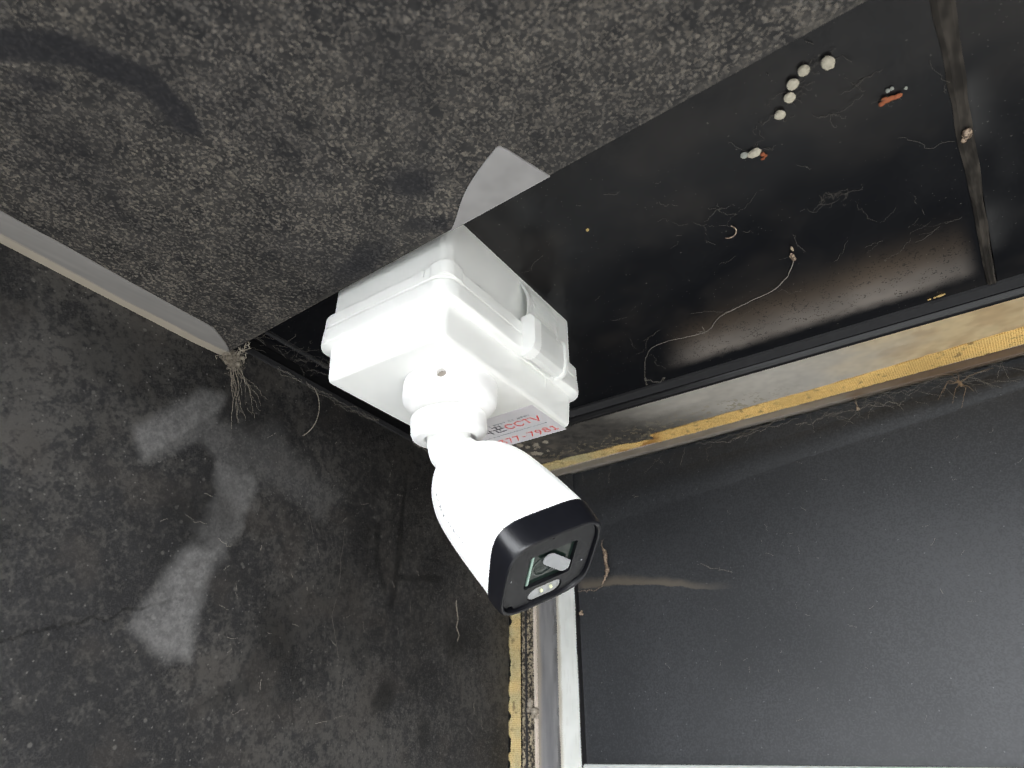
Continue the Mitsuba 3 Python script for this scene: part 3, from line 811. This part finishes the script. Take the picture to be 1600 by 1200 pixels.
obj(k, lump((-.0578, .3288, ZC - .0012), .0022, 9, .4, 3, 2), 'm_sac_grey', smooth=True)

def husk(label, c, pts, seed, mat='m_rust', extra=None):
    k = numbered('insect_husk')
    thing(k, label, 'insect husk')
    ms = [lump((c[0] + a_, c[1] + b_, c[2]), r_, seed + i, .35, 2, 2, st_) for i, (a_, b_, r_, st_) in enumerate(pts)]
    if extra:
        ms += extra
    obj(k, cat(ms), mat, smooth=True)
    return k
husk('bright rust brown insect husk near the ceiling seam', (.0252, .3385, ZC - .0016), [(0, 0, .0022, (1.6, .8, .6)), (.0045, .0008, .0021, (1.4, .7, .6)), (-.0038, .0012, .0016, (1, 1, .6)), (-.0020, -.0020, .0011, (1.5, .7, .6))], 20)
husk('tiny rust brown husk curled beside the elongated egg sac', (-.0480, .3365, ZC - .0012), [(0, -.001, .0015, (1, 1, .7)), (.0012, .0012, .0012, (1, .8, .7)), (-.001, .0026, .0012, (1.2, .6, .7))], 30)
husk('pale brown husk caught on the ceiling seam', (.0595, .3930, ZC - .0035), [(0, 0, .0030, (.9, 1.3, .8)), (-.0022, .0045, .0018, (.8, 1.3, .7)), (.001, -.003, .0016, (1, 1, .7))], 40, 'm_husk')
husk('straw coloured chip lying by the rubber trim', (.0230, .5755, ZC - .0010), [(0, 0, .0015, (2.3, .7, .7)), (-.0045, .0005, .0010, (1.2, .9, .7)), (-.0085, .0008, .0010, (1.5, .8, .7))], 50, 'm_straw')
thing('white_crumb', 'small pale crumbs stuck beside the bright rust brown husk', 'crumb')
obj('white_crumb', cat([lump((.0262, .3325, ZC - .001), .0013, 3, .4, 2), lump((.0284, .3322, ZC - .001), .0011, 5, .4, 2), lump((.0350, .3372, ZC - .0006), .0009, 6, .4, 2)]), 'm_sac_grey', smooth=True)
thing('yellow_dropping', 'single tiny yellow dropping on the black ceiling near the box', 'dropping')
obj('yellow_dropping', lump((-.1756, .3287, ZC - .0006), .0013, 4, .15, 2), 'm_straw', smooth=True)

def wander(a, b, n, amp, seed, sag=0):
    r_ = np.random.default_rng(seed)
    t = np.linspace(0, 1, n)[:, None]
    P = np.asarray(a) * (1 - t) + np.asarray(b) * t
    w = np.cumsum(r_.normal(size=(n, 3)), 0)
    w = w - w[0] - t * (w[-1] - w[0])
    s = np.linalg.norm(np.asarray(b) - np.asarray(a))
    P = P + w * amp * s / math.sqrt(n)
    P[:, 2] -= sag * s * 4 * (t * (1 - t))[:, 0]
    return P

def web(label, ms, mat='m_web', key='cobweb', smooth=True):
    k = numbered(key)
    thing(k, label, 'cobweb')
    obj(k, cat(ms), mat, smooth=smooth)
    return k

# dangling seed husk and the dusty thread it hangs on
zc_ = ZC - .0016
path = spline([(-.0626, .4520, zc_ - .001), (-.0690, .4660, zc_), (-.0785, .4760, zc_ - .001), (-.1035, .4860, zc_), (-.1238, .4880, zc_ - .001), (-.1420, .4960, zc_), (-.1550, .5072, zc_), (-.1760, .5060, zc_), (-.2068, .5030, zc_), (-.2260, .5220, zc_ - .001), (-.2414, .5530, zc_)], 90)
path[:, :2] += .0022 * (np.c_[meshkit.fbm(np.c_[np.arange(90) * .35, np.zeros(90), np.zeros(90)], 3, 1), meshkit.fbm(np.c_[np.arange(90) * .35, np.zeros(90), np.zeros(90)], 3, 2)] - .5)
rr = .00040 * (1 - .62 * np.linspace(0, 1, 90)) * (.55 + .9 * meshkit.fbm(np.c_[np.arange(90) * .6, np.zeros(90), np.zeros(90)], 3, 7))
web('dusty brown web thread trailing from the seed husk across the black ceiling', [tube(path, rr), tube(wander(path[-1], path[-1] + [.012, .016, 0], 14, .3, 3), .00022), tube(wander(path[-1], path[-1] + [-.004, .014, 0], 14, .3, 4), .00022), tube(wander(path[50], path[50] + [.012, -.010, 0], 14, .4, 5), .0002)], 'm_web')
thing('seed_husk', 'split brown seed husk at the upper end of the dusty web thread', 'seed husk')
obj('seed_husk', cat([lump((-.0622, .4485, ZC - .0026), .0022, 61, .5, 3, 2.2, (.8, 2.1, .8)), lump((-.0600, .4390, ZC - .002), .0014, 62, .5, 2, 2, (.7, 2.2, .7))]), 'm_husk', smooth=True)
thing('curled_scrap', 'small hook shaped brown scrap on the black ceiling', 'scrap')
obj('curled_scrap', tube(spline([(-.0885, .3875, zc_), (-.0872, .3945, zc_), (-.0900, .3985, zc_), (-.0965, .3975, zc_)], 16), .00055), 'm_husk', smooth=True)

# faint scattered strands on the ceiling panel
ms = []
r_ = np.random.default_rng(12)
for i in range(46):
    x, y = r_.uniform(-.22, .05), r_.uniform(.30, .56)
    a_ = r_.uniform(0, np.pi); L_ = r_.uniform(.006, .04)
    p_ = np.array([x, y, zc_ + .0006]); q_ = p_ + [L_ * math.cos(a_), L_ * math.sin(a_), 0]
    q_[0] = min(q_[0], .053)
    ms.append(tube(wander(p_, q_, 14, .14, 100 + i), r_.uniform(.00007, .00018), 4))
for c in ((-.022, .398), (-.012, .404), (-.030, .404), (-.0895, .366), (-.005, .330), (.012, .318), (-.0205, .3030), (-.0160, .2955), (-.0095, .2885), (.003, .2910), (-.0295, .3110), (-.050, .332), (.026, .338)):
    for j in range(6):
        p_ = np.array([c[0], c[1], zc_ + .0004]); q_ = p_ + np.r_[r_.normal(size=2) * .007, 0]
        ms.append(tube(wander(p_, q_, 10, .25, 300 + j + int(abs(c[0]) * 9999)), .00015, 4))
k = web('faint grey web strands scattered over the black ceiling panel', ms, 'm_web_dark')
labels[k] = {'kind': 'stuff', 'label': 'faint grey web strands scattered over the black ceiling panel'}

# thick dusty web in the corner where soffit, wall and ceiling meet
ms = []
r_ = np.random.default_rng(21)
K = np.array([wall_x(.250, .004), .2500, .3085])
for i in range(150):
    dr_ = np.array([abs(r_.normal()) * .6, r_.normal() * .9 + .1, -abs(r_.normal()) * 1.0])
    dr_ /= np.linalg.norm(dr_)
    L_ = r_.uniform(.003, .018) * r_.uniform(.4, 1)
    b_ = K + r_.normal(size=3) * .0022 + dr_ * L_
    b_[0] = max(b_[0], wall_x(b_[1], .0008)); b_[2] = min(b_[2], .3255)
    ms.append(tube(wander(K + r_.normal(size=3) * .0026, b_, 14, .34, 400 + i), r_.uniform(.00006, .00020), 4))
for i in range(14):
    ms.append(lump(K + np.array([.001, 0, -.002]) + r_.normal(size=3) * .0032, r_.uniform(.0007, .0020), 70 + i, .8, 3, 3))
for dy, dz, L_ in ((.008, -.010, .060), (.013, -.008, .050), (.020, -.010, .046), (.028, -.010, .040), (.010, -.010, .034), (.004, -.006, .028), (.032, -.006, .026)):
    a_ = np.array([wall_x(K[1] + dy * .3, .002), K[1] + dy * .3, .305])
    y_ = K[1] + dy + .010
    b_ = np.array([wall_x(y_, .0012), y_, .305 - L_])
    ms.append(tube(wander(a_, b_, 26, .045, 500 + int(L_ * 1e4)), np.linspace(.00024, .00008, 26), 4))
    ms.append(tube(wander(a_ + [.001, .001, 0], b_ + [.0008, .004, .008], 22, .08, 560 + int(L_ * 1e4)), np.linspace(.00018, .00006, 22), 4))
for i in range(7):
    a_ = K + np.array([.004 + .003 * i, .001, .0]); b_ = a_ + np.array([.010, -.001, .002]) + r_.normal(size=3) * .002
    ms.append(tube(wander(a_, b_, 12, .4, 600 + i), .0004, 4))
web('thick beige dusty cobweb in the corner at the end of the sealant bead', ms, 'm_fluff')

# tangled web inside the dark channel between box and wall
ms = []
for i in range(40):
    y = r_.uniform(.256, .34)
    a_ = np.array([wall_x(y, r_.uniform(.001, .03)), y, r_.uniform(.328, .3385)])
    b_ = a_ + np.array([r_.uniform(-.01, .03), r_.uniform(-.02, .03), r_.uniform(-.004, .003)])
    b_[2] = min(b_[2], .339); b_[0] = max(b_[0], wall_x(b_[1], .001))
    ms.append(tube(wander(a_, b_, 16, .15, 700 + i), r_.uniform(.00009, .00024), 4))
web('loose grey cobweb tangled in the dark channel beside the junction box', ms, 'm_web_dark')
# lone stalk and curled fluff on the channel's lower lip
y_ = .3475
thing('dry_stalk', 'single thin dry stalk hanging from the channel lip over the granite wall', 'stalk')
obj('dry_stalk', tube(spline([(wall_x(.345, .0035), .345, .3225), (wall_x(.352, .0075), .352, .306), (wall_x(.352, .006), .352, .285), (wall_x(.343, .002), .343, .269)], 24), .0004), 'm_fluff', smooth=True)
ms = []
for i, (ya, yb) in enumerate(((.335, .372), (.372, .415), (.415, .440), (.50, .54), (.30, .33))):
    for j in range(3):
        a_ = np.array([wall_x(ya, .0030), ya, .3225 + r_.uniform(-.002, .003)]); b_ = np.array([wall_x(yb, .0030), yb, .3225 + r_.uniform(-.003, .004)])
        ms.append(tube(wander(a_, b_, 22, .10, 800 + i * 5 + j, .05), .00016, 4))
web('dusty web wisps along the lip above the granite wall', ms, 'm_web')

# webs on the granite wall
ms = []
for i in range(70):
    y = r_.uniform(.22, .66); z = r_.uniform(.02, .30)
    a_ = r_.uniform(0, np.pi); L_ = r_.uniform(.002, .014)
    A_ = np.array([wall_x(y, .0007), y, z]); y2 = y + L_ * math.cos(a_)
    ms.append(tube(wander(A_, (wall_x(y2, .0008), y2, z + L_ * math.sin(a_)), 9, .12, 900 + i), r_.uniform(.00007, .00018), 4))
k = numbered('cobweb')
labels[k] = {'kind': 'stuff', 'label': 'short pale fibres clinging to the granite wall'}
obj(k, cat(ms), 'm_web', smooth=True)
for P_, lb in (([(.412, .196), (.413, .180), (.412, .165), (.414, .150), (.4135, .140)], 'pale web line hanging straight down the middle of the granite wall'),
               ([(.413, .128), (.410, .112), (.415, .101), (.4205, .088), (.4245, .078)], 'crooked web line on the granite wall, just below the straight one'),
               ([(.366, .196), (.371, .186), (.374, .180)], 'shortest of the three web lines on the granite wall')):
    web(lb, [tube([(wall_x(y, .0012), y, z) for y, z in P_], .00018, 4)], 'm_web_dark')
thing('crooked_thread', 'crooked pale thread stuck to the granite wall below the camera front', 'thread')
tp_ = [(.598, .158), (.600, .147), (.6035, .137), (.6005, .128), (.6065, .120), (.603, .113)]
obj('crooked_thread', tube([(wall_x(y, .0015), y, z) for y, z in tp_], .0004, 5), 'm_fluff', smooth=True)

# web under the head lip, with a long legged spider
ms = []
r_ = np.random.default_rng(31)
for i in range(70):
    x = r_.uniform(-.42, .07)
    x = x if r_.random() < .5 else r_.uniform(-.14, .07)
    a_ = np.array([x, .7105, .3316]); L_ = r_.uniform(.01, .05)
    b_ = a_ + np.array([r_.normal() * .03, r_.uniform(-.001, .004), -r_.uniform(.004, .030)])
    ms.append(tube(wander(a_, b_, 14, .07, 1000 + i), r_.uniform(.00006, .00013), 4))
for x0, x1, z0, z1 in ((-.21, -.135, .317, .323), (-.14, -.09, .318, .321), (-.255, -.20, .325, .318), (-.05, .0, .325, .330), (-.10, -.04, .318, .313)):
    ms.append(tube(wander((x0, .7105, z0), (x1, .7105, z1), 26, .10, 1200 + int(abs(x0) * 999)), .00022, 4))
web('thin dusty cobweb strung under the lip of the head rail', ms, 'm_web')
thing('web_tangle', 'brown dust tangle hanging in the web under the head rail lip', 'web tangle')
ms = [tube(wander((-.150, .710, .3262), (-.235, .710, .3235), 40, .10, 41, .03), np.linspace(.0011, .0003, 40), 5)]
ms += [tube(wander((-.235, .710, .3225), (-.243, .711, .300), 16, .2, 43), .0003, 4), tube(wander((-.18, .710, .325), (-.205, .7105, .318), 16, .3, 44), .0007, 4)]
obj('web_tangle', cat(ms), 'm_web_dark', smooth=True)
thing('dangling_crumb', 'tiny brown crumb dangling from the head rail lip left of the spider', 'crumb')
obj('dangling_crumb', cat([lump((-.0760, .7095, .3175), .0017, 8, .4, 2, 2, (1, 1, 1.3)), tube([(-.0760, .7095, .319), (-.0762, .7102, .3315)], .0004, 4)]), 'm_husk', smooth=True)
sp = thing('spider', 'pale brown long legged spider hanging under the head rail lip', 'spider')
S = np.array([.0168, .7090, .3155])
obj('body', cat([lump(S, .0018, 3, .15, 3, 1.5, (.85, .8, 1.7)), lump(S + [-.0013, 0, .0030], .0014, 4, .15, 3, 1.5)]), 'm_spider', smooth=True, parent=sp)
for kx, kz, fx, fz in ((-.008, .006, -.016, -.004), (-.010, .004, -.022, -.010), (-.004, .011, -.022, .018), (.001, .012, -.004, .018), (.008, .005, .030, .0085), (.003, -.006, -.006, -.024), (-.005, -.004, -.012, -.018), (.005, -.005, .008, -.010)):
    obj('leg', tube([S + [-.0008, 0, .0022], S + np.array([kx, -.002, kz]) * .55, S + [kx, -.002, kz], S + [(kx + fx) / 2, 0, (kz + fz) / 2 + .001], S + [fx, .001, fz]], [.00032, .0003, .00026, .0002, .00014], 5), 'm_spider', smooth=True, parent=sp)

# hanging strand beside the camera front, dust on the jamb, bits on the door panel
thing('debris_strand', 'crumbly brown strand of dead plant matter hanging beside the black camera front', 'debris')
pth = spline([(-.3935, .7165, .2330), (-.3935, .7155, .2230), (-.3900, .7150, .2150), (-.3905, .7150, .2060), (-.3885, .7150, .1960), (-.3920, .7155, .1880), (-.3975, .7165, .1790)], 44)
rr = np.interp(np.linspace(0, 1, 44), [0, .15, .3, .5, .7, .85, 1], [.0003, .0008, .0024, .0016, .0023, .0010, .0003]) * (.6 + .8 * meshkit.fbm(np.c_[np.arange(44) * .5, np.zeros(44), np.zeros(44)], 3, 9))
ms = [tube(pth + .0012 * (np.random.default_rng(4).random((44, 3)) - .5), rr, 7)]
ms += [lump(pth[i] + np.array([.001 * (-1) ** i, 0, 0]), .0012, i, .6, 2, 2.5) for i in range(10, 36, 5)]
ms += [tube(wander((-.3975, .7165, .1790), (-.432, .7165, .176), 20, .12, 51, .06), .00030, 4)]
obj('debris_strand', cat(ms), 'm_husk', smooth=True)
thing('dust_clump', 'beige crumbly dust clump stuck on the edge of the upright jamb', 'dust clump')
ms = [lump((-.5015 + a_, .7125, .0450 + b_), r_s, 80 + i, .55, 3, 2.4) for i, (a_, b_, r_s) in enumerate(((-.002, .008, .0042), (-.004, .002, .0030), (.004, 0, .0046), (.002, -.005, .0024), (.0068, -.006, .0018), (-.0028, .012, .0026)))]
obj('dust_clump', cat(ms), 'm_fluff', smooth=True)
thing('dust_clump_001', 'small dust clump on the black sheet near the top of the white strip', 'dust clump')
ms = [lump((-.4325 + a_, .7195, .1505 + b_), r_s, 180 + i, .55, 2, 2.4) for i, (a_, b_, r_s) in enumerate(((0, 0, .0020), (.002, .002, .0015), (.003, -.0015, .0012)))]
obj('dust_clump_001', cat(ms), 'm_husk', smooth=True)
thing('dust_clump_002', 'matted grey dust in the end of the head rail behind the camera body', 'dust clump')
r_ = np.random.default_rng(61)
ms = [lump((-.437 + r_.normal() * .008, .640 + r_.normal() * .014, .3400), r_.uniform(.0015, .0035), 200 + i, .6, 2, 2.4, (1.3, 1.3, .5)) for i in range(12)]
obj('dust_clump_002', cat(ms), 'm_fluff', smooth=True)
ms = []
for i in range(60):
    x, z = r_.uniform(-.425, .06), r_.uniform(.0, .29)
    a_ = r_.uniform(0, np.pi); L_ = r_.uniform(.0015, .009)
    yv = .7212
    ms.append(tube(wander((x, yv, z), (x + L_ * math.cos(a_), yv, z + L_ * math.sin(a_)), 8, .15, 1500 + i), r_.uniform(.00007, .00016), 4))
k = numbered('cobweb')
labels[k] = {'kind': 'stuff', 'label': 'short pale fibres clinging to the black door sheet'}
obj(k, cat(ms), 'm_web', smooth=True)

for x0, z0, x1, z1, lb in ((-.31, .192, -.24, .172, 'pale web line on the black sheet, to the right of the dusty streak'), (-.35, .284, -.31, .274, 'short pale web line on the buckled top of the black sheet')):
    web(lb, [tube(wander((x0, .7208, z0), (x1, .7208, z1), 20, .2, 1700 + int(z0 * 999)), .00022, 4)])

for k in list(labels):
    if labels[k].get('category') == 'cobweb' and labels[k]['label'].startswith(('dusty web wisps', 'thin dusty cobweb')):
        labels[k] = {'kind': 'stuff', 'label': labels[k]['label']}
